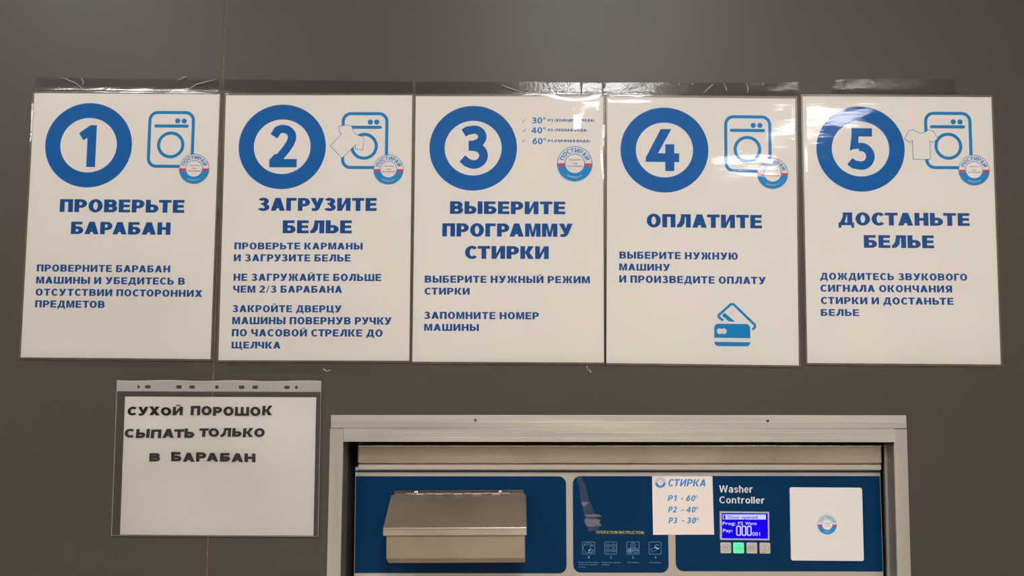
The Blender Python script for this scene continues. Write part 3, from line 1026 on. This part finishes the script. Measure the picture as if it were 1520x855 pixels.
for n, (a, b, c, d, lb) in enumerate(TAPES):
    rnd = random.Random(n + 20)
    cxx = (a[0] + b[0]) / 2
    czz = (a[1] + c[1]) / 2
    t = empty('tape_strip', (cxx, -2.2, czz))
    tag(t, lb, 'tape', 'clear tape strips above the posters')
    mb = MB()
    # top edge has the fine saw teeth of a tape dispenser
    N = int((b[0] - a[0]) / 3.0)
    top, bot = [], []
    for k in range(N + 1):
        f = k / N
        jx = 0.5 * ((k % 2) * 2 - 1) + rnd.uniform(-.25, .25)
        top.append((a[0] + (b[0] - a[0]) * f, a[1] + (b[1] - a[1]) * f + jx))
        bot.append((c[0] + (d[0] - c[0]) * f, c[1] + (d[1] - c[1]) * f))
    # ragged torn ends
    ew = 3.5 if n in (4, 5) else 0.8
    rows = 5
    grid = []
    for r_ in range(rows + 1):
        for k in range(N + 1):
            f = r_ / rows
            p = (top[k][0] * (1 - f) + bot[k][0] * f, top[k][1] * (1 - f) + bot[k][1] * f)
            ux = 0
            if k in (0, N):
                ux = [0, 1, .25, -.6, -.2, 0][r_] * ew * (1 if k == 0 else -1)
            dep = 0.04 * math.sin(k * .31 + r_)
            grid.append((p[0] + ux - cxx, dep - (.3 if r_ == rows else 0), p[1] - czz))
    mb.mesh(grid, [(k + r_ * (N + 1), k + 1 + r_ * (N + 1), k + 1 + (r_ + 1) * (N + 1), k + (r_ + 1) * (N + 1)) for r_ in range(rows) for k in range(N)], M['tape'])
    mb.build('film', t, smooth=True)
    for cr in CREASE.get(n, []):
        mb = MB()
        cr = [(x_ - cxx, z_ - czz) for x_, z_ in cr]
        fine = []
        for q in range(len(cr) - 1):
            for w_ in range(3):
                f = w_ / 3
                fine.append((cr[q][0] * (1 - f) + cr[q + 1][0] * f + rnd.uniform(-.4, .4), cr[q][1] * (1 - f) + cr[q + 1][1] * f + rnd.uniform(-.3, .3)))
        fine.append(cr[-1])
        L, R = offset_line(fine, .9)
        nn = len(fine)
        wv = [0.25 + 0.75 * math.sin(PI * (q + .6) / (nn + .2)) for q in range(nn)]
        vs = []
        for q in range(nn):
            mx_, mz_ = fine[q]
            vs += [(mx_ + (L[q][0] - mx_) * wv[q], -.6, mz_ + (L[q][1] - mz_) * wv[q]), (mx_, -1.5, mz_), (mx_ + (R[q][0] - mx_) * wv[q], -.6, mz_ + (R[q][1] - mz_) * wv[q])]
        fs = []
        for q in range(nn - 1):
            fs += [(3 * q, 3 * q + 1, 3 * q + 4, 3 * q + 3), (3 * q + 1, 3 * q + 2, 3 * q + 5, 3 * q + 4)]
        mb.mesh(vs, fs, M['crease'])
        mb.build('crease', t)

# small clear pieces under the posters
M['tape_faint'] = clear('clear_tape_faint', (0.93, 0.92, 0.91), 0.3, 1.5, 1.2, ((120, 120, 120), 0.2, 0.0006, 3))
SMALL = [((-740, 1566), (-505, 1553), 'faint clear tape strip under the foot of the number 1 poster'),
         ((-450, 1561), (-230, 1545), 'faint clear tape strip under the number 2 poster, above the plastic pocket'),
         ((106, 1562), (212, 1550), 'crumpled clear tape piece under the gap between posters 3 and 4'),
         ((410, 1558), (460, 1545), 'faint clear tape piece under the right corner of the number 4 poster'),
         ((476, 1556), (512, 1544), 'faint clear tape piece under the left corner of the number 5 poster')]
for n, (a, b, lb) in enumerate(SMALL):
    cxx, czz = (a[0] + b[0]) / 2, b[1]
    mb = MB()
    N = 24
    g = []
    rnd = random.Random(n + 50)
    for r_ in range(4):
        for k in range(N + 1):
            f = r_ / 3
            g.append((a[0] + (b[0] - a[0]) * k / N - cxx, -.25 + .12 * math.sin(k + r_ * 2), a[1] + (b[1] - a[1]) * f - czz + (rnd.uniform(-.5, .5) if r_ == 3 else 0)))
    mb.mesh(g, [(k + r_ * (N + 1), k + 1 + r_ * (N + 1), k + 1 + (r_ + 1) * (N + 1), k + (r_ + 1) * (N + 1)) for r_ in range(3) for k in range(N)], M['tape_faint'])
    o = mb.build('tape_piece', None, loc=(cxx, -.3, czz), smooth=True)
    for cr in {1: [[(-303, 1553), (-297, 1549), (-291, 1551)]], 2: [[(106, 1561), (108, 1554), (113, 1550), (111, 1556)]]}.get(n, []):
        mc = MB()
        L, R = offset_line([(x_ - cxx, z_ - czz) for x_, z_ in cr], .45)
        for q in range(len(L) - 1):
            mc.face([(L[q][0], -.6, L[q][1]), (L[q + 1][0], -.9, L[q + 1][1]), (R[q + 1][0], -.6, R[q + 1][1]), (R[q][0], -.9, R[q][1])], M['crease'])
        mc.build('crease', o)
    tag(o, lb, 'tape', 'small clear tape pieces under the posters')

# ---------------------------------------------------------------- plastic pocket with handwritten note
pk = empty('punched_pocket', (-463.0, -1.0, 1415.0), -math.radians(.2))
tag(pk, 'clear plastic punched pocket taped to the wall, holding the handwritten note', 'plastic pocket')


def pocket_grid(mb, x0, x1, z0, z1, y, amp, m, nx=40, nz=30, top_wave=0.0):
    g = []
    for b in range(nz + 1):
        for a in range(nx + 1):
            u = x0 + (x1 - x0) * a / nx
            v_ = z0 + (z1 - z0) * b / nz
            g.append((u, y - amp * (.5 + .3 * math.sin(u / 37 + v_ / 50) + .2 * math.sin(v_ / 21 + 1)) , v_ + (top_wave * math.sin(u / 17) if b == nz else 0)))
    mb.mesh(g, [(a + b * (nx + 1), a + 1 + b * (nx + 1), a + 1 + (b + 1) * (nx + 1), a + (b + 1) * (nx + 1)) for b in range(nz) for a in range(nx)], m)


mb = MB()
pocket_grid(mb, -158.5, 158.5, -117.6, 101.5, -2.2, 1.2, M['pocket'])
mb.build('front_film', pk, smooth=True)
mb = MB()
pocket_grid(mb, -159.3, 158.2, 115.4, 118.6, -1.2, 1.0, M['filmedge'], 60, 2, .7)
mb.build('top_fold', pk, smooth=True)
# punched strip: cells with real holes
holes = [(-125.5, 2.2, 2.4), (-110.9, 4.6, 2.6), (-62.5, 4.6, 2.7), (-42.0, 4.6, 2.7), (-3.6, 2.9, 2.9), (35.2, 4.6, 2.7), (56.1, 4.6, 2.7), (105.3, 4.4, 2.6), (120.0, 2.5, 2.6)]
mb = MB()
z0, z1, zc = 101.5, 115.4, 108.4
xs = -159.3
for hx, rx, rz in holes:
    hw = 6.5 if rx > 4 else 4.2
    if hx - hw > xs:
        mb.face([(xs, -1.2, z0), (hx - hw, -1.2, z0), (hx - hw, -1.2, z1), (xs, -1.2, z1)], M['strip'])
    n = 32
    vs = []
    for k in range(n):
        a = 2 * PI * k / n + PI / 4
        c_, s_ = math.cos(a), math.sin(a)
        sc_ = 1 / max(abs(c_), abs(s_))
        vs.append((hx + c_ * sc_ * hw, -1.2, zc + s_ * sc_ * (z1 - z0) / 2))
        if rx > 4:      # slot with round ends
            vs.append((hx + (1 if c_ > 0 else -1) * (rx - rz) + c_ * rz, -1.2, zc + s_ * rz))
        else:
            vs.append((hx + c_ * rx, -1.2, zc + s_ * rz))
    mb.mesh(vs, [(2 * k, 2 * ((k + 1) % n), 2 * ((k + 1) % n) + 1, 2 * k + 1) for k in range(n)], M['strip'])
    xs = hx + hw
mb.face([(xs, -1.2, z0), (158.2, -1.2, z0), (158.2, -1.2, z1), (xs, -1.2, z1)], M['strip'])
mb.build('punched_strip', pk)
mb = MB()
for a in ((-159.2, -158.5, -118.2, 118), (157.9, 158.6, -118.2, 118), (-159, 158.5, -118.3, -117.6)):
    mb.box(a[0], a[1], -1.8, -0.2, a[2], a[3], M['filmedge'])
mb.build('welded_edge', pk, recalc=True)

nt_ = empty('handwritten_note', (-460.3, -1.6, 1403.3), -math.radians(.17))
tag(nt_, 'white landscape paper note with three lines of black block letters inside the plastic pocket', 'note')
mb = MB()
nx, nz = 30, 22
g = [(-148.5 + 297 * a / nx, -.6 - .35 * math.sin(a * .5) * math.sin(b * .45) - .5 * math.exp(-((b - 11) / 1.0) ** 2), -105 + 210 * b / nz) for b in range(nz + 1) for a in range(nx + 1)]
mb.mesh(g, [(a + b * (nx + 1), a + 1 + b * (nx + 1), a + 1 + (b + 1) * (nx + 1), a + (b + 1) * (nx + 1)) for b in range(nz) for a in range(nx)], M['note'])
np_ = mb.build('paper', nt_, smooth=True)
NX = [('СУХОЙ', -143.6, -57.7, 76.4, 12.9), ('ПОРОШОК', -45.5, 80.6, 76.6, 14.0), ('СЫПАТЬ', -146.6, -38.6, 42.2, 13.7), ('ТОЛЬКО', -31.4, 70.2, 44.4, 13.3), ('В', -107.0, -90.2, 6.7, 12.9), ('БАРАБАН', -73.0, 57.2, 6.4, 13.6)]
for s_, x0, x1, yb, cap in NX:
    P = Print(1.8)
    P.text(s_, x0, x1, yb, cap, M['ink'], v=.26, h=.27, gap=.10, jit=.05)
    P.build('handwritten_word', np_)

# ---------------------------------------------------------------- the washing machine in the opening
RM = math.radians(.42)
rm = rot_about(150, 1386, RM)
wm = empty('washing_machine', (150, 300, 0))
tag(wm, 'built-in industrial washer with navy control panel and stainless soap box', 'washing machine')
OFF = lambda p: (p[0] - 150, p[1] - 300, p[2])
fx = lambda p: OFF(rm(p))
mb = MB()
mb.box(-252, 568, 60, 700, 90, 1395, M['body_grey'])
for sx in (-200, 500):
    for sy in (120, 620):
        mb.box(sx - 25, sx + 25, sy - 25, sy + 25, 0.5, 90, M['rubber'])
mb.build('cabinet', wm, fix=OFF, recalc=True)
mb = MB()
mb.box(-251, 568.5, 20, 80, 1407, 1437.0, M['steel'])
mb.build('top_cap', wm, fix=fx, bevel=3.0)
mb = MB()
mb.box(-250.5, 568.2, 18.4, 20.2, 1434.2, 1436.2, M['steeledge'])
mb.build('folded_lip', wm, fix=fx, bevel=.8)
# fascia with printed fields
mb = MB()
mb.box(-257, 571, 34, 60, 1180, 1400, M['fascia'])
mb.box(-250, 568.5, 24.5, 34, 1397.5, 1405.8, M['fascia'])
fa = mb.build('control_panel', wm, fix=fx, bevel=.8)


def field(pts, name, m, base=33.85, parent=None):
    mb = MB()
    mb.prism(pts, base - .15, base + .05, m)
    return mb.build(name, parent or fa, fix=fx, recalc=True)


def rrect(x0, x1, z0, z1, r, corners=(1, 1, 1, 1)):
    """corners: top right, top left, bottom left, bottom right"""
    out = []
    for (cx, cz, a0, on) in ((x1 - r, z1 - r, 0, corners[0]), (x0 + r, z1 - r, 90, corners[1]), (x0 + r, z0 + r, 180, corners[2]), (x1 - r, z0 + r, 270, corners[3])):
        if on:
            out += arcpts(cx, cz, r, r, a0, a0 + 90, 10)
        else:
            out.append((cx + (r if a0 in (0, 270) else -r), cz + (r if a0 < 180 else -r)))
    return out


field([(-256.5, 1391.9), (570.5, 1391.9), (570.5, 1394.6), (-256.5, 1394.6)], 'printed_line', M['navyline'])
field(rrect(-256, 76.5, 1235.8, 1385.6, 12, (1, 0, 0, 1)), 'navy_field', M['navy'])
field(rrect(87, 236.2, 1237.0, 1386.0, 12), 'navy_field', M['navy'])
field(rrect(247.4, 569.8, 1239.4, 1386.4, 12, (0, 1, 1, 0)), 'navy_field', M['navy'])


class PanelPrint(Print):
    def build(s, name, parent):
        mb = s.mb
        mb.v = [(x, y, z) for x, y, z in mb.v]
        return mb.build(name, parent, fix=OFF)


FB = -33.5      # print depth in front of the fascia (y = -base)
P = PanelPrint(FB)
P.text('OPERATION INSTRUCTION', 123.8, 198.4, 1296.9, 4.3, M['yellow'], v=.115, h=.11, gap=.22)
P.build('yellow_caption', fa)
bxs = [(102.0, 121.9, 1284.2, 1265.0), (136.8, 156.4, 1284.5, 1265.2), (171.6, 191.4, 1284.8, 1265.5), (206.4, 225.9, 1285.0, 1265.7)]
for n, (x0, x1, z1, z0) in enumerate(bxs):
    P = PanelPrint(FB)
    m = M['lblue']
    pts = rrect(x0 + .3, x1 - .3, z0 + .3, z1 - .3, 1.2)
    P.stroke(pts, .55, m, closed=True)
    cx, cz = (x0 + x1) / 2, (z0 + z1) / 2
    if n == 0:
        P.ring(cx - .6, cz + .2, 8, 8, 7.5, 7.5, m, 20, 320)
        P.stroke([(cx - 6.6, cz + 4.6), (cx + 6.2, cz + 4.6)], .5, m)
        P.stroke([(cx + 6.2, cz + 4.6), (cx + 7, cz + 3), (cx + 3, cz + 3), (cx + 3, cz - 2)], .5, m)
        P.ring(cx + 3.6, cz - 4.6, 4, 3, 3.3, 2.3, m)
        P.disc(cx + 1.2, cz - 3.4, 2, 1.5, m)
    elif n == 1:
        for qx in (-4.4, 4.4):
            for qz in (-3.5, 3.6):
                P.ring(cx + qx, cz + qz, 3.9, 2.6, 3.4, 2.1, m)
                P.latin({(-4.4, 3.6): 'P1', (4.4, 3.6): 'P2', (-4.4, -3.5): 'P3', (4.4, -3.5): 'D'}[(qx, qz)], cx + qx - 1.3, cx + qx + 1.3, cz + qz - 1, 2.0, m)
    elif n == 2:
        P.ring(cx, cz + 3.9, 4, 4, 3.4, 3.4, m)
        P.stroke([(cx, cz + 6), (cx, cz + 2)], .8, m)
        P.ring(cx - 4.4, cz - 3.8, 4, 4, 3.2, 3.2, m)
        P.disc(cx - 4.4, cz - 3.8, 2, 2, m)
        P.ring(cx + 4.4, cz - 3.8, 4, 4, 3.4, 3.4, m)
        P.stroke([(cx + 2.2, cz - 4.6), (cx + 4.4, cz - 2.4), (cx + 6.6, cz - 4.4)], 1.2, m)
    else:
        P.stroke([(cx - 7, cz - 2.4), (cx + 1.6, cz + 2.4), (cx + 4.2, cz - 1.6), (cx - 4.6, cz - 6.4), (cx - 7, cz - 2.4)], .5, m)
        P.ring(cx + 3.2, cz + 2.8, 4, 2.6, 3.2, 1.8, m, 30, 250)
        P.stroke([(cx - .2, cz + 1.2), (cx + 3, cz - .6), (cx + 6.5, cz - .4)], 1.1, M['wtxt'])
    P.build('pictogram', fa)
CAP = [('1', 112.4, 1.6, 1258.4, 4.0), ('2', 146.9, 2.2, 1258.7, 4.0), ('3', 181.4, 2.0, 1259.0, 4.0), ('4', 216.6, 2.2, 1259.3, 4.0)]
for s_, cx, hw, z, cap in CAP:
    P = PanelPrint(FB)
    P.latin(s_, cx - hw * .6, cx + hw * .6, z, cap, M['lblue'])
    P.build('step_number', fa)
for s_, x0, x1, z in (('Please load the clothes', 96.0, 128.3, 1251.6), ('in the drum and close', 96.2, 125.7, 1248.2), ('the door', 96.2, 107.2, 1244.6), ('Choose the required', 133.1, 161.1, 1251.9),
                      ('program', 133.2, 144.5, 1248.4), ('Add Supplies', 172.6, 190.9, 1252.2), ('Do payment', 208.1, 225.0, 1252.4)):
    P = PanelPrint(FB)
    P.latin(s_, x0, x1, z, 2.0, M['lblue'])
    P.build('small_caption', fa)
P = PanelPrint(FB)
P.text('Washer', 317.3, 370.0, 1362.1, 11.0, M['wtxt'], v=.185, h=.15, gap=.11)
P.build('panel_title', fa)
P = PanelPrint(FB)
P.text('Controller', 317.5, 388.4, 1345.4, 10.4, M['wtxt'], v=.185, h=.15, gap=.12)
P.build('panel_title', fa)

# wrinkled clear film stuck on the middle navy field, its pale glints painted in
mb = MB()
def wr(pts, m, d):
    mb.face([(x, 33.4 - d - .25 * (k % 2), z) for k, (x, z) in enumerate(pts)], m)
L_ = [(93, 1384), (97, 1368), (99, 1350), (103, 1336), (106, 1322), (110, 1310), (112, 1300)]
R_ = [(100, 1385), (108, 1370), (112, 1352), (118, 1338), (123, 1324), (130, 1312), (128, 1302)]
for k in range(len(L_) - 1):
    mb.face([(L_[k][0], 33.3, L_[k][1]), (R_[k][0], 33.5, R_[k][1]), (R_[k + 1][0], 33.5, R_[k + 1][1]), (L_[k + 1][0], 33.3, L_[k + 1][1])], M['haze'])
wr([(106.5, 1320), (131, 1319), (129, 1313), (133, 1309), (109, 1307.5), (105, 1316)], M['filmglint'], .2)
wr([(100, 1346), (112, 1345), (108, 1340), (103, 1339)], M['filmglint'], .2)
wr([(104, 1326), (128, 1327), (133, 1323), (112, 1322)], M['filmglint'], .2)
mb.build('wrinkled_film', fa, fix=OFF)

# display
mb = MB()
mb.prism(rrect(317.3, 394.6, 1289.3, 1333.0, 1.2), 31.6, 33.8, M['bezel'])
dsp = mb.build('display', wm, fix=OFF, recalc=True)
P = PanelPrint(-31.5)
P.poly([(320.4, 1291.9), (392.2, 1291.9), (392.2, 1330.7), (320.4, 1330.7)], M['lcd'])
P.poly([(322.0, 1321.0), (389.3, 1321.4), (389.3, 1329.0), (322.0, 1328.6)], M['lcdw'], .15)
P.latin('Door opened', 330, 376, 1322.6, 4.6, M['lcd'], .012, lift=.35)
P.poly([(323.2, 1321.5), (326.0, 1321.5), (326.0, 1327.8), (323.2, 1327.8)], M['lcd'], .35)
P.latin('Prog:', 321.6, 341.5, 1312.6, 4.8, M['lcdw'], .012, lift=.35)
P.latin('P2', 345.5, 353.5, 1312.8, 4.8, M['lcdw'], .012, lift=.35)
P.latin('Warm', 357.0, 374.6, 1312.8, 4.8, M['lcdw'], .012, lift=.35)
P.latin('Pay:', 321.8, 336.8, 1301.6, 4.8, M['lcdw'], .012, lift=.35)
for k in range(3):
    x0 = 342.6 + k * 8.3
    P.stroke(rrect(x0 + .9, x0 + 6.6, 1297.0, 1310.6, 1.6), 1.8, M['lcdw'], .35, closed=True)
P.latin('001', 367.6, 379.6, 1296.4, 5.6, M['lcdw'], .005, lift=.35)
P.build('lcd_screen', dsp)

# buttons
for k, (s_, x0, x1) in enumerate((('P1', 318.1, 334.8), ('P2', 338.1, 354.8), ('P3', 358.7, 375.3), ('D', 379.2, 395.8))):
    mb = MB()
    m = M['green'] if k == 1 else M['btn']
    mb.prism(rrect(x0, x1, 1268.8, 1285.3, 1.6), 32.0, 33.8, m)
    bt = mb.build('button', wm, fix=OFF, bevel=.4)
    if k == 1:
        bt['label'] = 'green lit button'
    P = PanelPrint(-31.9)
    cx = (x0 + x1) / 2
    tm = M['btntxt'] if k != 1 else M['lblue']
    P.ring(cx, 1277.2, 6.6, 4.6, 6.2, 4.2, tm)
    P.latin(s_, cx - (2.8 if len(s_) > 1 else 1.5), cx + (2.8 if len(s_) > 1 else 1.5), 1275.4, 3.6, tm)
    if k == 3:
        P.stroke([(cx - 6, 1270.6), (cx + 1, 1270.6)], .7, tm)
        P.stroke([(cx + 1.6, 1270.5), (cx + 7, 1270.5)], .9, M['yellow'])
    P.build('button_print', bt)

# soap box
sb = empty('soap_box', (-92 - 150, 34 - 300, 1262))
sb.parent = wm
SO = lambda p: (p[0] + 92, p[1] - 34, p[2] - 1262)
rs = rot_about(-92, 1315, math.radians(.75))
fs_ = lambda p: SO(rs(p))
mb = MB()
mb.prismx([(33.5, 1359), (33.5, 1264), (-22, 1266), (-41, 1277.5), (-42, 1311), (-36, 1318), (20, 1353)], -193.5, 11.5, M['steel'])
mb.build('box_body', sb, fix=fs_, bevel=1.2)
mb = MB()
prof_o = [(27, 1356.5), (-44.5, 1323.0), (-46.3, 1312.0), (-44.8, 1311.8), (-43.0, 1321.8), (27, 1354.6)]
mb.prismx(prof_o, -196.6, 13.0, M['steel'])
for x0, x1 in ((-197.6, -196.4), (12.8, 14.0)):
    mb.prismx([(27, 1356.5), (-44.5, 1323.0), (-46.3, 1312.0), (-30, 1312.5), (20, 1345), (27, 1348)], x0, x1, M['steel'])
mb.build('lid', sb, fix=fs_, bevel=.7)
mb = MB()
mb.prismx([(-43.6, 1324.0), (-45.9, 1323.2), (-46.4, 1321.6), (-44.0, 1322.0)], -197, 13.4, M['steeledge'])
mb.build('lid_fold', sb, fix=fs_, bevel=.4)
mb = MB()
mb.prismx([(33.6, 1362.5), (31.0, 1362.5), (31.0, 1355.5), (33.6, 1355.5)], -194, 10.5, M['platedark'])
mb.build('back_plate', sb, fix=fs_, bevel=.4)
for k in range(11):
    x0 = -174.5 + k * 14.85
    mb = MB()
    dz = 0.35 * (k % 2)
    mb.lathe_x(x0 + .7, x0 + 14.2, 26.3, 1358.2 - dz, 2.0, M['steel'] if k % 2 else M['aludark'])
    mb.build('hinge_knuckle', sb, fix=fs_, recalc=True)
for x in (-159.3, -27.6):
    o = screw(sb, x + 92, 30.2 - 34, 1359.6 - 1262 + (x + 92) * .013, 3.0)
    o.rotation_euler = (-.35, 0, 0)

# door below the fascia
mb = MB()
mb.lathe_y(150, 800, [(250, 58), (255, 40), (240, 25), (205, 30), (195, 50)], M['steel'], 64)
dr = mb.build('door', wm, fix=OFF, smooth=True, recalc=True)
mb = MB()
mb.lathe_y(150, 800, [(196, 34), (150, 20), (10, 14)], M['glass'], 48)
mb.build('door_window', dr, fix=OFF, smooth=True, recalc=True)
mb = MB()
mb.box(-215, -60 - 50, 5, 25, 780, 815, M['rubber'])
mb.build('door_handle', dr, fix=OFF, bevel=4)

# ---------------------------------------------------------------- paper price sheet and white plate stuck on the fascia
st = empty('programme_sticker', (260, 33.2, 1341.5), -math.radians(.3))
tag(st, 'small white paper sheet with blue italic washing temperatures on the control panel', 'sign')
mb = MB()
mb.prism([(-47.8, 45.3), (47.0, 45.6), (48.3, -44.6), (-47.2, -45.3)], -0.5, 0.0, M['sticker'])
sp = mb.build('paper', st, recalc=True)
SR = lambda p: p
def sline(t, x0, x1, z, cap, v=.24, h=.2, gap=.14, name='blue_text'):
    P = Print(.55)
    P.text(t, x0 - 260, x1 - 260, z - 1341.5, cap, M['stxt'], v=v, h=h, gap=gap, shear=.2)
    P.build(name, sp)
sline('СТИРКА', 236.6, 295.8, 1371.2, 11.2, .235, .19)
for z, a in ((1348.3, '6'), (1330.8, '4'), (1314.0, '3')):
    dx = {'6': 0, '4': .3, '3': .6}[a]
    n_ = {'6': '1', '4': '2', '3': '3'}[a]
    sline('Р' + n_, 236.3 + dx, 249.3 + dx, z, 9.0)
    sline('-', 256.4 + dx, 260.4 + dx, z - .3, 9.0)
    sline(a + '0', 264.6 + dx, 278.6 + dx, z, 9.0)
    P = Print(.55)
    P.ring(281.9 + dx - 260, z + 7.1 - 1341.5, 2.1, 2.2, 1.2, 1.3, M['stxt'])
    P.build('degree_sign', sp)
P = Print(.6)
logo(P, 225.1 - 260, 1377.0 - 1341.5, 8.3, 'two', rgb and M['red'])
P.build('round_logo', sp)

pl = empty('white_plate', (483.8, 33.0, 1315.2), -math.radians(.1))
tag(pl, 'white rounded square plate with small round logo at its centre, right of the display', 'sign')
mb = MB()
mb.prism(rrect(-56.6, 56.6, -56.2, 56.2, 3.2), -2.6, 0.4, M['plate'])
pb = mb.build('plate_body', pl, bevel=.6)
P = Print(2.7)
logo(P, 0.4, -.6, 15.0, 'two')
P.build('round_logo', pb)
